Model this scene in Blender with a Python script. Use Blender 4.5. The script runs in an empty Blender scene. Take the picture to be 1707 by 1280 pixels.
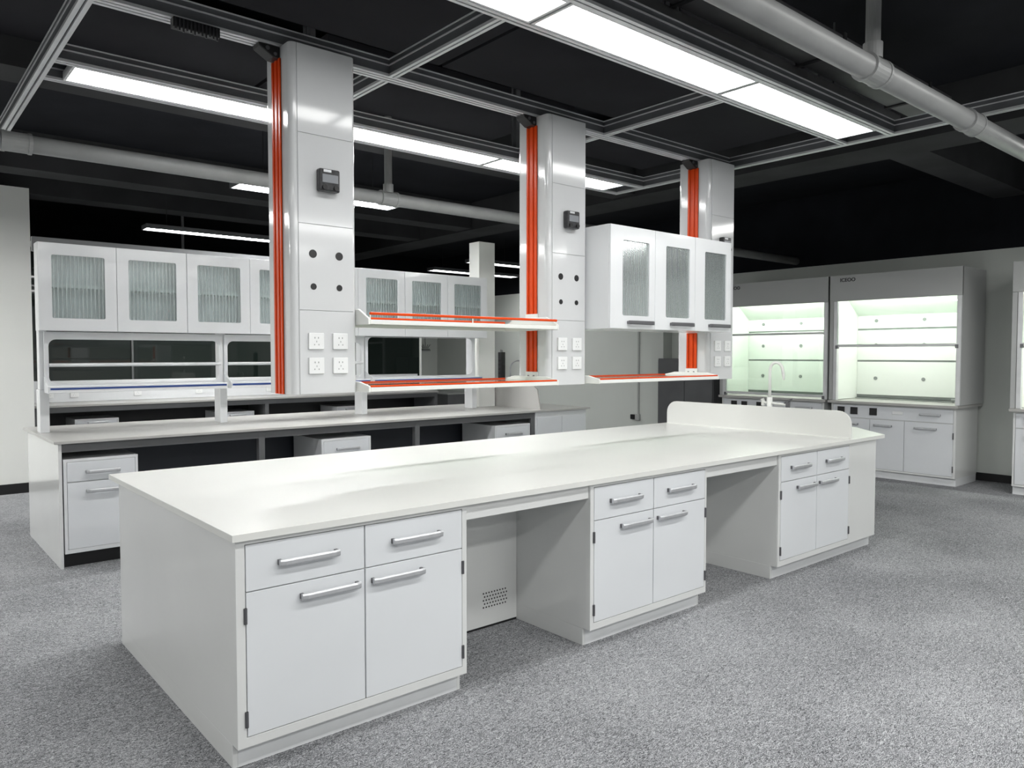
import bpy, bmesh, math, random
from mathutils import Vector, Matrix
random.seed(7)
SC = bpy.context.scene
COL = SC.collection
R = math.radians

# ------------------------------------------------------------------ camera
CAM_H = 1.4685
cd = bpy.data.cameras.new('camera')
cam = bpy.data.objects.new('camera', cd); COL.objects.link(cam)
cd.sensor_fit = 'HORIZONTAL'; cd.sensor_width = 36.0
cd.lens = 36.0 * 1263.9 / 1707.0
cd.clip_start = 0.05; cd.clip_end = 100
yaw, pitch = 0.8666, 0.0396
fwd = Vector((math.cos(yaw)*math.cos(pitch), math.sin(yaw)*math.cos(pitch), -math.sin(pitch)))
cam.location = (0, 0, CAM_H)
cam.rotation_euler = fwd.to_track_quat('-Z', 'Y').to_euler()
SC.camera = cam

# ------------------------------------------------------------------ world, exposure
w = bpy.data.worlds.new('world'); SC.world = w; w.use_nodes = True
w.node_tree.nodes['Background'].inputs[0].default_value = (0.55, 0.6, 0.65, 1)
w.node_tree.nodes['Background'].inputs[1].default_value = 0.02
SC.view_settings.view_transform = 'Standard'
SC.view_settings.look = 'None'
SC.view_settings.gamma = 1.0
SC.view_settings.use_curve_mapping = False
SC.view_settings.exposure = 0.2
LAMP = 13.0          # emission of the ceiling light panels
HOOD = 24.0          # emission of the fume hood lamps

def area(name, x, y, z, sx, sy, power):
    l = bpy.data.lights.new(name, 'AREA'); l.shape = 'RECTANGLE'; l.size = sx; l.size_y = sy; l.energy = power
    l.color = (1.0, 1.0, 0.98)
    o = bpy.data.objects.new(name, l); COL.objects.link(o); o.location = (x, y, z)
    return o
# the rows of ceiling lights that hang behind the photographer
for yy, pw in ((0.75, 1.35), (-1.4, 1.9), (-3.4, 1.6)):
    for xx, ps in ((-1.4, 0.2), (0.0, 0.95), (1.55, 1.0), (2.98, 1.05), (4.39, 1.05)):
        area('unseen_lamp', xx, yy, 2.93, 1.38, 0.26, LAMP*0.36*math.pi*pw*ps)
for xx, ps in ((-0.75, 0.1), (-2.3, 0.5), (-4.2, 3.4)):  # unseen left lamps, outer ones added, to brighten the island side and partition
    for yy, pw in ((2.42, 0.9), (4.56, 0.6), (6.6, 1.7)):
        area('unseen_lamp', xx, yy, 2.93, 1.38, 0.26, LAMP*0.36*math.pi*pw*ps)
    area('unseen_lamp', xx, 7.9, 2.93, 1.38, 0.26, LAMP*0.36*math.pi*3.2)
for yy, pw in ((1.2, 2.9), (-0.6, 2.3), (-2.6, 1.6)):  # unseen lamps added to brighten the hood bases and right wall
    area('unseen_lamp', 7.7, yy, 2.93, 0.26, 1.38, LAMP*0.36*math.pi*pw)

# ------------------------------------------------------------------ materials
def mat(name, col, rough=0.5, metal=0.0, spec=0.5, coat=0.0, emis=None, estr=0.0):
    m = bpy.data.materials.new(name); m.use_nodes = True
    b = m.node_tree.nodes['Principled BSDF']
    b.inputs['Base Color'].default_value = (*col, 1)
    b.inputs['Roughness'].default_value = rough
    b.inputs['Metallic'].default_value = metal
    b.inputs['Specular IOR Level'].default_value = spec
    b.inputs['Coat Weight'].default_value = coat
    b.inputs['Coat Roughness'].default_value = 0.05
    if emis:
        b.inputs['Emission Color'].default_value = (*emis, 1)
        b.inputs['Emission Strength'].default_value = estr
    return m

def vary(m, scale=3.0, amt=0.06, bump=0.0, bscale=200.0):
    """slight uneven tone and fine bump, so no surface is a flat colour"""
    nt = m.node_tree; b = nt.nodes['Principled BSDF']
    c = tuple(b.inputs['Base Color'].default_value)
    tc = nt.nodes.new('ShaderNodeTexCoord')
    n = nt.nodes.new('ShaderNodeTexNoise'); n.inputs['Scale'].default_value = scale; n.inputs['Detail'].default_value = 4
    r = nt.nodes.new('ShaderNodeValToRGB')
    r.color_ramp.elements[0].position = 0.3; r.color_ramp.elements[1].position = 0.7
    r.color_ramp.elements[0].color = tuple(max(0, v*(1-amt)) for v in c[:3]) + (1,)
    r.color_ramp.elements[1].color = tuple(min(1, v*(1+amt)) for v in c[:3]) + (1,)
    nt.links.new(tc.outputs['Object'], n.inputs['Vector'])
    nt.links.new(n.outputs['Fac'], r.inputs['Fac']); nt.links.new(r.outputs['Color'], b.inputs['Base Color'])
    if bump:
        n2 = nt.nodes.new('ShaderNodeTexNoise'); n2.inputs['Scale'].default_value = bscale
        bp = nt.nodes.new('ShaderNodeBump'); bp.inputs['Strength'].default_value = bump; bp.inputs['Distance'].default_value = 0.002
        nt.links.new(tc.outputs['Object'], n2.inputs['Vector'])
        nt.links.new(n2.outputs['Fac'], bp.inputs['Height']); nt.links.new(bp.outputs['Normal'], b.inputs['Normal'])
    return m

def glass(name, tint, fac, rough=0.0, body=None, bodyfac=0.0, ribs=0.0):
    m = bpy.data.materials.new(name); m.use_nodes = True; nt = m.node_tree
    for n in list(nt.nodes): nt.nodes.remove(n)
    out = nt.nodes.new('ShaderNodeOutputMaterial')
    t = nt.nodes.new('ShaderNodeBsdfTransparent'); t.inputs[0].default_value = (*tint, 1)
    g = nt.nodes.new('ShaderNodeBsdfGlossy'); g.inputs['Roughness'].default_value = rough
    fr = nt.nodes.new('ShaderNodeFresnel'); fr.inputs[0].default_value = 1.0 + fac
    mx = nt.nodes.new('ShaderNodeMixShader')
    nt.links.new(fr.outputs[0], mx.inputs[0])
    base = t
    if body:
        d = nt.nodes.new('ShaderNodeBsdfDiffuse'); d.inputs[0].default_value = (*body, 1)
        m2 = nt.nodes.new('ShaderNodeMixShader'); m2.inputs[0].default_value = bodyfac
        nt.links.new(t.outputs[0], m2.inputs[1]); nt.links.new(d.outputs[0], m2.inputs[2]); base = m2
    nt.links.new(base.outputs[0], mx.inputs[1]); nt.links.new(g.outputs[0], mx.inputs[2])
    nt.links.new(mx.outputs[0], out.inputs[0])
    return m

M = {}
M['white'] = vary(mat('white_gloss_steel', (0.72, 0.735, 0.75), 0.22, spec=0.5, coat=0.3), 2.0, 0.02)
M['side'] = vary(mat('white_side_panel', (0.69, 0.70, 0.695), 0.16, spec=0.5, coat=0.4), 2.0, 0.02)
M['door'] = vary(mat('white_door_steel', (0.70, 0.72, 0.745), 0.3), 2.0, 0.02)
M['column'] = vary(mat('column_white_gloss', (0.61, 0.62, 0.63), 0.09, spec=0.45), 2.0, 0.015)
M['white_top'] = vary(mat('white_ceramic_worktop', (0.70, 0.705, 0.68), 0.33, spec=0.5), 1.5, 0.02, 0.05, 120)
M['top_edge'] = M['white_top']
M['grey_top'] = vary(mat('grey_worktop', (0.42, 0.415, 0.40), 0.3, spec=0.6), 2.0, 0.05)
M['wall'] = vary(mat('painted_wall', (0.64, 0.67, 0.635), 0.7), 1.0, 0.03, 0.1, 60)
M['wall_light'] = vary(mat('light_painted_wall', (0.80, 0.81, 0.78), 0.7), 1.0, 0.02, 0.1, 60)
M['black_paint'] = vary(mat('black_ceiling_paint', (0.010, 0.011, 0.014), 0.9, spec=0.2), 2.0, 0.25)
M['black_board'] = vary(mat('black_ceiling_board', (0.022, 0.022, 0.026), 0.85, spec=0.2), 2.0, 0.15)
M['beam'] = vary(mat('dark_beam_paint', (0.035, 0.036, 0.038), 0.8, spec=0.3), 2.0, 0.25)
M['duct'] = vary(mat('grey_duct_steel', (0.11, 0.11, 0.115), 0.5, spec=0.4), 3.0, 0.25)
M['pipe'] = vary(mat('grey_pvc_pipe', (0.25, 0.255, 0.255), 0.4), 6.0, 0.08)
M['alu'] = vary(mat('anodised_aluminium', (0.66, 0.67, 0.68), 0.42, metal=0.3), 5.0, 0.08)
M['alu_dark'] = vary(mat('dark_aluminium_web', (0.14, 0.145, 0.155), 0.45, metal=0.4), 5.0, 0.1)
M['chrome'] = vary(mat('brushed_nickel', (0.58, 0.59, 0.61), 0.38, metal=0.7), 40.0, 0.05)
M['chrome_dark'] = mat('dark_nickel', (0.16, 0.16, 0.17), 0.35, metal=0.6)
M['hinge'] = mat('grey_hinge', (0.12, 0.12, 0.13), 0.4, metal=0.5)
M['orange'] = vary(mat('orange_extrusion', (0.66, 0.062, 0.006), 0.3, spec=0.18), 5.0, 0.04)
M['blue'] = mat('blue_rail', (0.01, 0.045, 0.22), 0.3)
M['black'] = mat('black_plastic', (0.010, 0.010, 0.011), 0.4)
M['dark_panel'] = mat('dark_blue_grey_panel', (0.025, 0.030, 0.040), 0.5)
M['steel'] = vary(mat('grey_steel_frame', (0.115, 0.118, 0.122), 0.45), 4.0, 0.08)
M['skirt'] = mat('black_skirting', (0.008, 0.008, 0.009), 0.5)
M['socket'] = mat('white_socket_plastic', (0.78, 0.79, 0.79), 0.3)
M['hood_skin'] = vary(mat('grey_white_hood_steel', (0.43, 0.44, 0.435), 0.4), 2.0, 0.02)
M['hood_in'] = mat('hood_liner_white', (0.80, 0.84, 0.79), 0.35)
M['port_grey'] = mat('grey_port_plastic', (0.25, 0.27, 0.26), 0.5)
M['white_pp'] = mat('white_polypropylene', (0.75, 0.76, 0.73), 0.3)
M['dark_glass'] = mat('dark_window_glass', (0.008, 0.013, 0.011), 0.03, spec=0.6)
M['device'] = vary(mat('dark_device_plastic', (0.03, 0.03, 0.033), 0.3), 60, 0.4)
M['screen'] = mat('device_screen', (0.25, 0.26, 0.28), 0.15)
M['ink'] = mat('dark_lettering', (0.02, 0.02, 0.025), 0.5)
M['light'] = mat('light_diffuser', (0.9, 0.9, 0.9), 0.5, emis=(1.0, 1.0, 0.985), estr=LAMP)
M['light_back'] = mat('light_diffuser_row', (0.9, 0.9, 0.9), 0.5, emis=(1.0, 1.0, 0.985), estr=LAMP*1.6)
M['light_far'] = mat('far_light_diffuser', (0.9, 0.9, 0.9), 0.5, emis=(1.0, 1.0, 0.985), estr=LAMP*5.0)
M['hood_light'] = mat('hood_lamp_diffuser', (0.9, 0.9, 0.9), 0.5, emis=(0.97, 1.0, 0.93), estr=HOOD)
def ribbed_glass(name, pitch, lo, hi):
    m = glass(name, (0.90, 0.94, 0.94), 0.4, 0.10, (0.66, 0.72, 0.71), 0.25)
    nt = m.node_tree            # milky stripes mixed in to stand for light and dark across the flutes
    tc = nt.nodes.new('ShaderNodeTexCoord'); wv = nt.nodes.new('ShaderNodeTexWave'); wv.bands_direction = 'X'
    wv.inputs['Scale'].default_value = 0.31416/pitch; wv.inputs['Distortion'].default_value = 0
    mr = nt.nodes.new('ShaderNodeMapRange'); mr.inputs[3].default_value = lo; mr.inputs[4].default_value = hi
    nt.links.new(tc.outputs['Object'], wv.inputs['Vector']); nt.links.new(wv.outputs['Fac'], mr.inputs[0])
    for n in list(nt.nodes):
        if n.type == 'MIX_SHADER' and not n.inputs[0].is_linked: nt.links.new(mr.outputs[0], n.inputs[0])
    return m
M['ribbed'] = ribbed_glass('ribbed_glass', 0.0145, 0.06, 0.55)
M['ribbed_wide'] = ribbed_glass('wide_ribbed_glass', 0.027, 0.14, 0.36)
M['shelf_glass'] = glass('greenish_shelf_glass', (0.80, 0.92, 0.86), 0.5, 0.02, (0.80, 0.80, 0.72), 0.45)  # cream body colour stands in for reflections of the rails in the glass
M['sash'] = glass('sash_glass', (0.93, 0.97, 0.94), 0.45, 0.0)

def carpet():
    m = bpy.data.materials.new('grey_carpet_tiles'); m.use_nodes = True; nt = m.node_tree; N = nt.nodes; L = nt.links
    b = N['Principled BSDF']; b.inputs['Roughness'].default_value = 0.95; b.inputs['Specular IOR Level'].default_value = 0.1
    tc = N.new('ShaderNodeTexCoord')
    outs = []
    for rot in (0.5, 2.07):
        mp = N.new('ShaderNodeMapping'); mp.inputs['Rotation'].default_value = (0, 0, rot); mp.inputs['Scale'].default_value = (1.0, 3.2, 1)
        L.new(tc.outputs['Object'], mp.inputs['Vector'])
        n = N.new('ShaderNodeTexNoise'); n.inputs['Scale'].default_value = 58; n.inputs['Detail'].default_value = 3
        n.inputs['Roughness'].default_value = 0.65; n.inputs['Distortion'].default_value = 2.2
        L.new(mp.outputs[0], n.inputs['Vector']); outs.append(n)
    ck = N.new('ShaderNodeTexChecker'); ck.inputs['Scale'].default_value = 2.0
    L.new(tc.outputs['Object'], ck.inputs['Vector'])
    mx = N.new('ShaderNodeMix'); mx.data_type = 'FLOAT'
    L.new(ck.outputs['Fac'], mx.inputs[0]); L.new(outs[0].outputs['Fac'], mx.inputs[2]); L.new(outs[1].outputs['Fac'], mx.inputs[3])
    big = N.new('ShaderNodeTexNoise'); big.inputs['Scale'].default_value = 1.3; big.inputs['Detail'].default_value = 2
    L.new(tc.outputs['Object'], big.inputs['Vector'])
    fine = N.new('ShaderNodeTexNoise'); fine.inputs['Scale'].default_value = 330; fine.inputs['Detail'].default_value = 1
    L.new(tc.outputs['Object'], fine.inputs['Vector'])
    a = N.new('ShaderNodeMath'); a.operation = 'MULTIPLY_ADD'; a.inputs[1].default_value = 0.35; L.new(fine.outputs['Fac'], a.inputs[0]); L.new(mx.outputs[0], a.inputs[2])
    a2 = N.new('ShaderNodeMath'); a2.operation = 'MULTIPLY_ADD'; a2.inputs[1].default_value = 0.12; L.new(big.outputs['Fac'], a2.inputs[0]); L.new(a.outputs[0], a2.inputs[2])
    r = N.new('ShaderNodeValToRGB')
    e = r.color_ramp.elements
    e[0].position = 0.61; e[0].color = (0.045, 0.047, 0.052, 1)
    e[1].position = 0.85; e[1].color = (0.50, 0.505, 0.52, 1)
    k = r.color_ramp.elements.new(0.725); k.color = (0.175, 0.18, 0.19, 1)
    L.new(a2.outputs[0], r.inputs['Fac']); L.new(r.outputs['Color'], b.inputs['Base Color'])
    bp = N.new('ShaderNodeBump'); bp.inputs['Strength'].default_value = 0.35; bp.inputs['Distance'].default_value = 0.004
    L.new(a.outputs[0], bp.inputs['Height']); L.new(bp.outputs['Normal'], b.inputs['Normal'])
    return m
M['carpet'] = carpet()

# ------------------------------------------------------------------ mesh helper
class MB:
    def __init__(s): s.v = []; s.f = []
    def _add(s, vs, fs):
        k = len(s.v); s.v += [tuple(p) for p in vs]; s.f += [tuple(i+k for i in f) for f in fs]; return s
    def box(s, x0, x1, y0, y1, z0, z1):
        if x0 > x1: x0, x1 = x1, x0
        if y0 > y1: y0, y1 = y1, y0
        if z0 > z1: z0, z1 = z1, z0
        return s._add([(x0,y0,z0),(x1,y0,z0),(x1,y1,z0),(x0,y1,z0),(x0,y0,z1),(x1,y0,z1),(x1,y1,z1),(x0,y1,z1)],
                      [(0,3,2,1),(4,5,6,7),(0,1,5,4),(1,2,6,5),(2,3,7,6),(3,0,4,7)])
    def prism(s, poly, a, b, ax='z'):
        n = len(poly)
        def P(p, t):
            if ax == 'z': return (p[0], p[1], t)
            if ax == 'x': return (t, p[0], p[1])
            return (p[0], t, p[1])
        vs = [P(p, a) for p in poly] + [P(p, b) for p in poly]
        fs = [tuple(range(n)), tuple(range(2*n-1, n-1, -1))] + [(i, i+n, (i+1) % n + n, (i+1) % n) for i in range(n)]
        return s._add(vs, fs)
    def frame(s, u0, u1, w0, w1, iu0, iu1, iw0, iw1, a, b, ax='y', r=0.0):
        """a plate with a (rounded) rectangular opening"""
        def rr(x0, x1, z0, z1, r, n):
            if r <= 0: r = 1e-4
            pts = []
            for cx, cz, st in ((x1-r, z1-r, 0), (x0+r, z1-r, 90), (x0+r, z0+r, 180), (x1-r, z0+r, 270)):
                for k in range(n+1):
                    t = R(st + 90*k/n); pts.append((cx+r*math.cos(t), cz+r*math.sin(t)))
            return pts
        n = 5
        inner = rr(iu0, iu1, iw0, iw1, r, n); outer = []
        for q, (cx, cz) in enumerate(((u1, w1), (u0, w1), (u0, w0), (u1, w0))):
            outer += [(cx, cz)]*(n+1)
        def P(p, t):
            return (p[0], t, p[1]) if ax == 'y' else ((t, p[0], p[1]) if ax == 'x' else (p[0], p[1], t))
        m = len(inner); vs = [P(p, a) for p in inner]+[P(p, a) for p in outer]+[P(p, b) for p in inner]+[P(p, b) for p in outer]
        fs = []
        for i in range(m):
            j = (i+1) % m
            same = (outer[i] == outer[j])
            for o in (0, 2*m):
                fs.append((o+i, o+j, o+m+i) if same else (o+i, o+j, o+m+j, o+m+i))
            fs.append((i, j, 2*m+j, 2*m+i))
            if not same: fs.append((m+i, m+j, 3*m+j, 3*m+i))
        return s._add(vs, fs)
    def cyl(s, p0, p1, r, n=16, r1=None):
        p0 = Vector(p0); p1 = Vector(p1); r1 = r if r1 is None else r1
        d = (p1-p0).normalized(); a = d.orthogonal().normalized(); b = d.cross(a)
        vs = []
        for p, q in ((p0, r), (p1, r1)):
            for k in range(n):
                t = 2*math.pi*k/n; vs.append(p+a*q*math.cos(t)+b*q*math.sin(t))
        return s._add(vs, [tuple(range(n-1, -1, -1)), tuple(range(n, 2*n))] + [(i, (i+1) % n, (i+1) % n+n, i+n) for i in range(n)])
    def tube(s, path, r, n=12):
        path = [Vector(p) for p in path]; vs = []; prev = None
        for i, p in enumerate(path):
            d = (path[min(i+1, len(path)-1)]-path[max(i-1, 0)]).normalized()
            a = d.orthogonal().normalized() if prev is None else (prev - d*prev.dot(d)).normalized()
            prev = a; b = d.cross(a)
            rr = r[i] if isinstance(r, (list, tuple)) else r
            for k in range(n):
                t = 2*math.pi*k/n; vs.append(p+a*rr*math.cos(t)+b*rr*math.sin(t))
        m = len(path); fs = [tuple(range(n-1, -1, -1)), tuple(range((m-1)*n, m*n))]
        for i in range(m-1):
            for k in range(n):
                fs.append((i*n+k, i*n+(k+1) % n, (i+1)*n+(k+1) % n, (i+1)*n+k))
        return s._add(vs, fs)
    def build(s, name, m, parent=None, bevel=0.0, smooth=False, seg=2):
        off = Vector((0, 0, 0)); p = parent
        while p is not None: off += Vector(p.location); p = p.parent
        me = bpy.data.meshes.new(name)
        if parent is None:      # origin at the base centre
            xs = [v[0] for v in s.v]; ys = [v[1] for v in s.v]; zs = [v[2] for v in s.v]
            off = Vector(((min(xs)+max(xs))/2, (min(ys)+max(ys))/2, min(zs)))
        me.from_pydata([tuple(Vector(v)-off) for v in s.v], [], s.f)
        bm = bmesh.new(); bm.from_mesh(me); bmesh.ops.remove_doubles(bm, verts=bm.verts, dist=1e-6)
        bmesh.ops.recalc_face_normals(bm, faces=bm.faces); bm.to_mesh(me); bm.free()
        me.materials.append(M[m] if isinstance(m, str) else m)
        o = bpy.data.objects.new(name, me); COL.objects.link(o)
        if parent is None: o.location = off
        else: o.parent = parent
        if smooth:
            for f in me.polygons: f.use_smooth = True
        if bevel:
            b = o.modifiers.new('bevel', 'BEVEL'); b.width = bevel; b.segments = seg; b.limit_method = 'ANGLE'; b.angle_limit = R(50)
            b.harden_normals = False
        return o

def tag(o, label=None, cat=None, group=None, kind=None):
    if label: o['label'] = label
    if cat: o['category'] = cat
    if group: o['group'] = group
    if kind: o['kind'] = kind
    return o
def thing(name, label, cat, loc, group=None):
    o = bpy.data.objects.new(name, None); COL.objects.link(o); o.location = loc; o.empty_display_size = 0.1
    return tag(o, label, cat, group)
def dup(o, loc=None, parent=None):
    c = o.copy(); COL.objects.link(c)
    if parent: c.parent = parent
    if loc is not None: c.location = loc
    for ch in list(o.children): dup(ch, None, c)
    return c
def struct(mb, name, m, label=None, **k):
    return tag(mb.build(name, m, None, **k), label, None, None, 'structure')
def poly_round(x0, x1, y0, y1, r, n=6):
    pts = []
    for cx, cy, st in ((x1-r, y1-r, 0), (x0+r, y1-r, 90), (x0+r, y0+r, 180), (x1-r, y0+r, 270)):
        for k in range(n+1):
            t = R(st+90*k/n); pts.append((cx+r*math.cos(t), cy+r*math.sin(t)))
    return pts

# ------------------------------------------------------------------ setting
XW, YB, ZC = 9.84, 14.2, 3.6
struct(MB().box(-7, 10.2, -6, YB+.2, -0.1, 0), 'floor', 'carpet', 'grey flecked carpet tile floor')
struct(MB().box(-7, 10.2, -6, YB+.2, ZC, ZC+.1), 'ceiling', 'black_paint', 'black painted ceiling')
struct(MB().box(XW, XW+.2, -6, YB, 0, 2.66), 'wall_right', 'wall')
struct(MB().box(XW, XW+.2, -6, YB, 2.66, ZC), 'trim_1', 'black_paint', 'black painted band above the right wall')
struct(MB().box(6.9, XW, YB, YB+.2, 0, 2.66), 'wall_back', 'wall')
struct(MB().box(-7, XW+.2, YB, YB+.2, 2.66, ZC).box(-7, 6.9, YB, YB+.2, 0, 2.66), 'trim_2', 'black_paint', 'black painted band above the back wall')
struct(MB().box(-7.2, -7, -6, YB, 0, ZC), 'wall_left', 'wall_light')
struct(MB().box(-7, XW, -6.2, -6, 0, ZC), 'wall_front', 'wall_light')
struct(MB().box(-7, 1.34, 9.43, 9.75, 0, 3.21), 'wall_partition', 'wall_light', 'pale partition wall at far left')
struct(MB().box(-7, 1.345, 9.415, 9.43, 0, 0.105), 'baseboard_partition', 'skirt', 'black skirting of the partition')
struct(MB().box(XW-.012, XW, -6, YB, 0, 0.09), 'baseboard_right', 'skirt', 'black skirting along the right wall')
# dark window wall behind the wall bench
wn = MB().box(1.34, 7.05, 10.7, 10.76, 1.0, 2.75).build('window_1', 'dark_glass')
tag(wn, 'dark window wall behind the far bench', None, None, 'structure')
o = MB().box(1.34, 7.05, 10.69, 10.78, 2.75, 2.82).box(7.05, 7.09, 10.69, 10.78, 0, 2.82).box(1.34, 7.05, 10.70, 10.78, 0, 1.0)
struct(o, 'wall_window_surround', 'wall_light', 'pale panel below and around the dark window wall')
mul = MB()
for x in (2.62, 4.9): mul.box(x-.012, x+.012, 10.68, 10.70, 1.0, 2.75)
struct(mul, 'window_mullions', 'steel', 'thin vertical joints of the dark window wall')
# column on the right wall
struct(MB().box(9.62, XW, 7.62, 7.86, 0, 2.66), 'wall_pillar', 'wall', 'pale pillar on the right wall')
# ceiling beams and boards
bmn = MB().box(6.55, 7.05, -6, YB, 3.22, ZC)
struct(bmn, 'trim_3', 'beam', 'dark ceiling beam running across the room')
for i, y in enumerate((2.75, 5.6, 8.6, 9.9)):
    struct(MB().box(-7 if y > 5 else 7.05, 9.84 if y < 5 else 6.55, y, y+.34, 3.24, ZC), 'trim_%d' % (4+i), 'beam', 'dark ceiling beam')
for (x0, x1, y0, y1) in ((-1.0, 1.35, 2.7, 4.3), (1.38, 3.0, 2.7, 4.3), (3.03, 4.9, 2.7, 4.3), (-.2, 2.2, 4.6, 5.6), (2.23, 4.4, 4.4, 5.6), (-1, 1.3, .9, 2.65), (4.93, 6.3, 2.7, 5.3)):
    b = MB().box(x0, x1, y0, y1, 3.42, 3.46).build('ceiling_board', 'black_board'); tag(b, None, None, None, 'structure'); b.name = 'ceiling_board'

# ------------------------------------------------------------------ ceiling frame with light panels
FZ = 2.925
fr = thing('ceiling_frame', 'large aluminium service frame hanging below the black ceiling', 'frame', (2.98, 3.5, FZ))
def rail_x(y0, y1, x0, x1, slots=1):
    w = y1-y0; mb = MB(); mb.box(x0, x1, y0+.004, y1-.004, FZ+.012, FZ+.09)
    r = mb.build('rail', 'alu_dark', fr)
    lips = MB(); n = slots+1; lw = (w - slots*.010)/n
    for k in range(n): lips.box(x0, x1, y0+k*(lw+.010), y0+k*(lw+.010)+lw, FZ, FZ+.014)
    for yy in (y0, y1-.004): lips.box(x0, x1, yy, yy+.004, FZ+.055, FZ+.062).box(x0, x1, yy, yy+.004, FZ+.086, FZ+.092)
    lips.build('lip', 'alu', r)
def rail_y(x0, x1, y0, y1, slots=1):
    w = x1-x0; r = MB().box(x0+.004, x1-.004, y0, y1, FZ+.0125, FZ+.0895).build('rail', 'alu_dark', fr)
    lips = MB(); n = slots+1; lw = (w - slots*.010)/n
    for k in range(n): lips.box(x0+k*(lw+.010), x0+k*(lw+.010)+lw, y0, y1, FZ-.0005, FZ+.0135)
    for xx in (x0, x1-.004): lips.box(xx, xx+.004, y0, y1, FZ+.055, FZ+.062).box(xx, xx+.004, y0, y1, FZ+.086, FZ+.092)
    lips.build('lip', 'alu', r)
XL, XR = 0.70, 5.27
for (a, b, s) in ((2.235, 2.285, 1), (2.555, 2.60, 1), (3.50, 3.58, 2), (4.37, 4.42, 1), (4.685, 4.73, 1)):
    rail_x(a, b, XL+.05, XR-.045, s)
rail_y(XL, XL+.05, 2.235, 6.6)
rail_y(XR-.045, XR, 0.0, 4.73)
for x in (2.125, 3.775):
    rail_y(x, x+.045, 2.60, 3.50); rail_y(x, x+.045, 3.58, 4.37)
rail_y(XL, XL+.05, 0.0, 2.235)
for x, y in ((2.12, 4.395), (3.78, 4.395), (0.725, 0.6), (5.25, 0.6)):
    h = MB().box(x-.02, x+.02, y-.02, y+.02, FZ+.092, ZC).box(x-.05, x-.035, y-.006, y+.006, FZ+.092, ZC).build('hanger', 'alu_dark', fr)

first = None
rows = [('front', y0, y1, xs) for (y0, y1, xs) in ((2.295, 2.545, (.87, 2.285, 3.70)),)] + [('back', 4.43, 4.675, (.84, 2.255, 3.67))]
names = ['nearest', 'middle', 'farthest']
for row, y0, y1, xs in rows:
    for k, x in enumerate(xs):
        ln = (xs[1]-xs[0]-.03) if k < 2 else 1.36
        t = thing('ceiling_light', {'front': ('bright flat light panel nearest the camera in the row over the white island', 'middle bright light panel of the row over the white island', 'bright light panel at the far right end of the row over the white island'),
            'back': ('leftmost light panel of the row just behind the orange striped columns', 'light panel seen between the first two orange striped columns', 'short visible light panel end right of the middle orange striped column')}[row][k],
            'ceiling light', (x+ln/2, (y0+y1)/2, FZ), 'light panels set in the ceiling frame')
        MB().frame(x-.008, x+ln+.008, y0-.006, y1+.006, x+.006, x+ln-.006, y0+.006, y1-.006, FZ+.002, FZ+.045, ax='z').build('housing', 'alu', t)
        MB().box(x+.002, x+ln-.002, y0+.002, y1-.002, FZ+.022, FZ+.05).build('back_cover', 'alu_dark', t)
        MB().box(x+.004, x+ln-.004, y0+.004, y1-.004, FZ+.012, FZ+.02).build('diffuser', 'light' if row == 'front' else 'light_back', t)
# more distant fixtures
far = [((2.42, 4.0), (6.36, 6.62), 'light fixture beyond the pipe, seen behind the first orange striped column'),
       ((2.45, 4.4), (9.3, 9.5), 'long thin light fixture above the left wall cabinets'),
       ((7.2, 8.5), (9.4, 9.62), 'small far light fixture left of the middle orange striped column'),
       ((7.4, 9.3), (10.75, 10.98), 'lowest far light fixture beside the middle orange striped column')]
for (x0, x1), (y0, y1), lb in far:
    z = 2.90
    t = thing('ceiling_light', lb, 'ceiling light', ((x0+x1)/2, (y0+y1)/2, z))
    MB().frame(x0, x1, y0, y1, x0+.012, x1-.012, y0+.012, y1-.012, z, z+.05, ax='z').build('housing', 'alu_dark', t)
    MB().box(x0+.006, x1-.006, y0+.006, y1-.006, z+.022, z+.055).build('back_cover', 'alu_dark', t)
    MB().box(x0+.01, x1-.01, y0+.01, y1-.01, z+.008, z+.02).build('diffuser', 'light_far' if x0 < 5 else 'light_back', t)
    for xx in (x0+.25, x1-.25):
        MB().cyl((xx, (y0+y1)/2, z+.04), (xx, (y0+y1)/2, ZC), .004, 8).build('hanger', 'beam', t)

# rail connector with cables on the column rail
t = thing('cable_connector', 'black ribbed cable connector clipped under the column rail at upper left', 'connector', (1.14, 3.5, FZ-.05))
MB().box(1.04, 1.24, 3.475, 3.52, FZ-.045, FZ-.001).build('body', 'black', t, bevel=.004)
pins = MB()
for k in range(12): pins.box(1.045+k*.016, 1.052+k*.016, 3.468, 3.476, FZ-.055-(k % 3)*.004, FZ-.008)
pins.build('pins', 'device', t)

# ------------------------------------------------------------------ pipes, duct, tray
def pipe(y, z, x0, x1, joints, label, drops):
    t = thing('pipe', label, 'pipe', ((x0+x1)/2, y, z))
    MB().cyl((x0, y, z), (x1, y, z), .053, 24).build('tube', 'pipe', t, smooth=False)
    for o in t.children:
        for f in o.data.polygons: f.use_smooth = len(f.vertices) == 4
    for jx in joints:
        c = MB().cyl((jx-.075, y, z), (jx+.075, y, z), .060, 24).cyl((jx-.08, y, z), (jx-.06, y, z), .064, 24).cyl((jx+.06, y, z), (jx+.08, y, z), .064, 24)
        c.build('coupling', 'pipe', t)
    for dx in drops:
        MB().cyl((dx, y, z+.05), (dx, y, ZC), .032, 20).cyl((dx, y, z+.05), (dx, y, z+.12), .042, 20).build('riser', 'pipe', t)
    return t
pipe(5.49, 2.75, -3.0, 9.82, (0.72, 3.32, 6.2), 'grey plastic pipe running behind the orange striped columns', (3.32,))
pipe(1.60, 2.75, 0.3, 9.5, (3.50, 4.69, 7.4), 'grey plastic pipe crossing the upper right corner', (3.50,))
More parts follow.
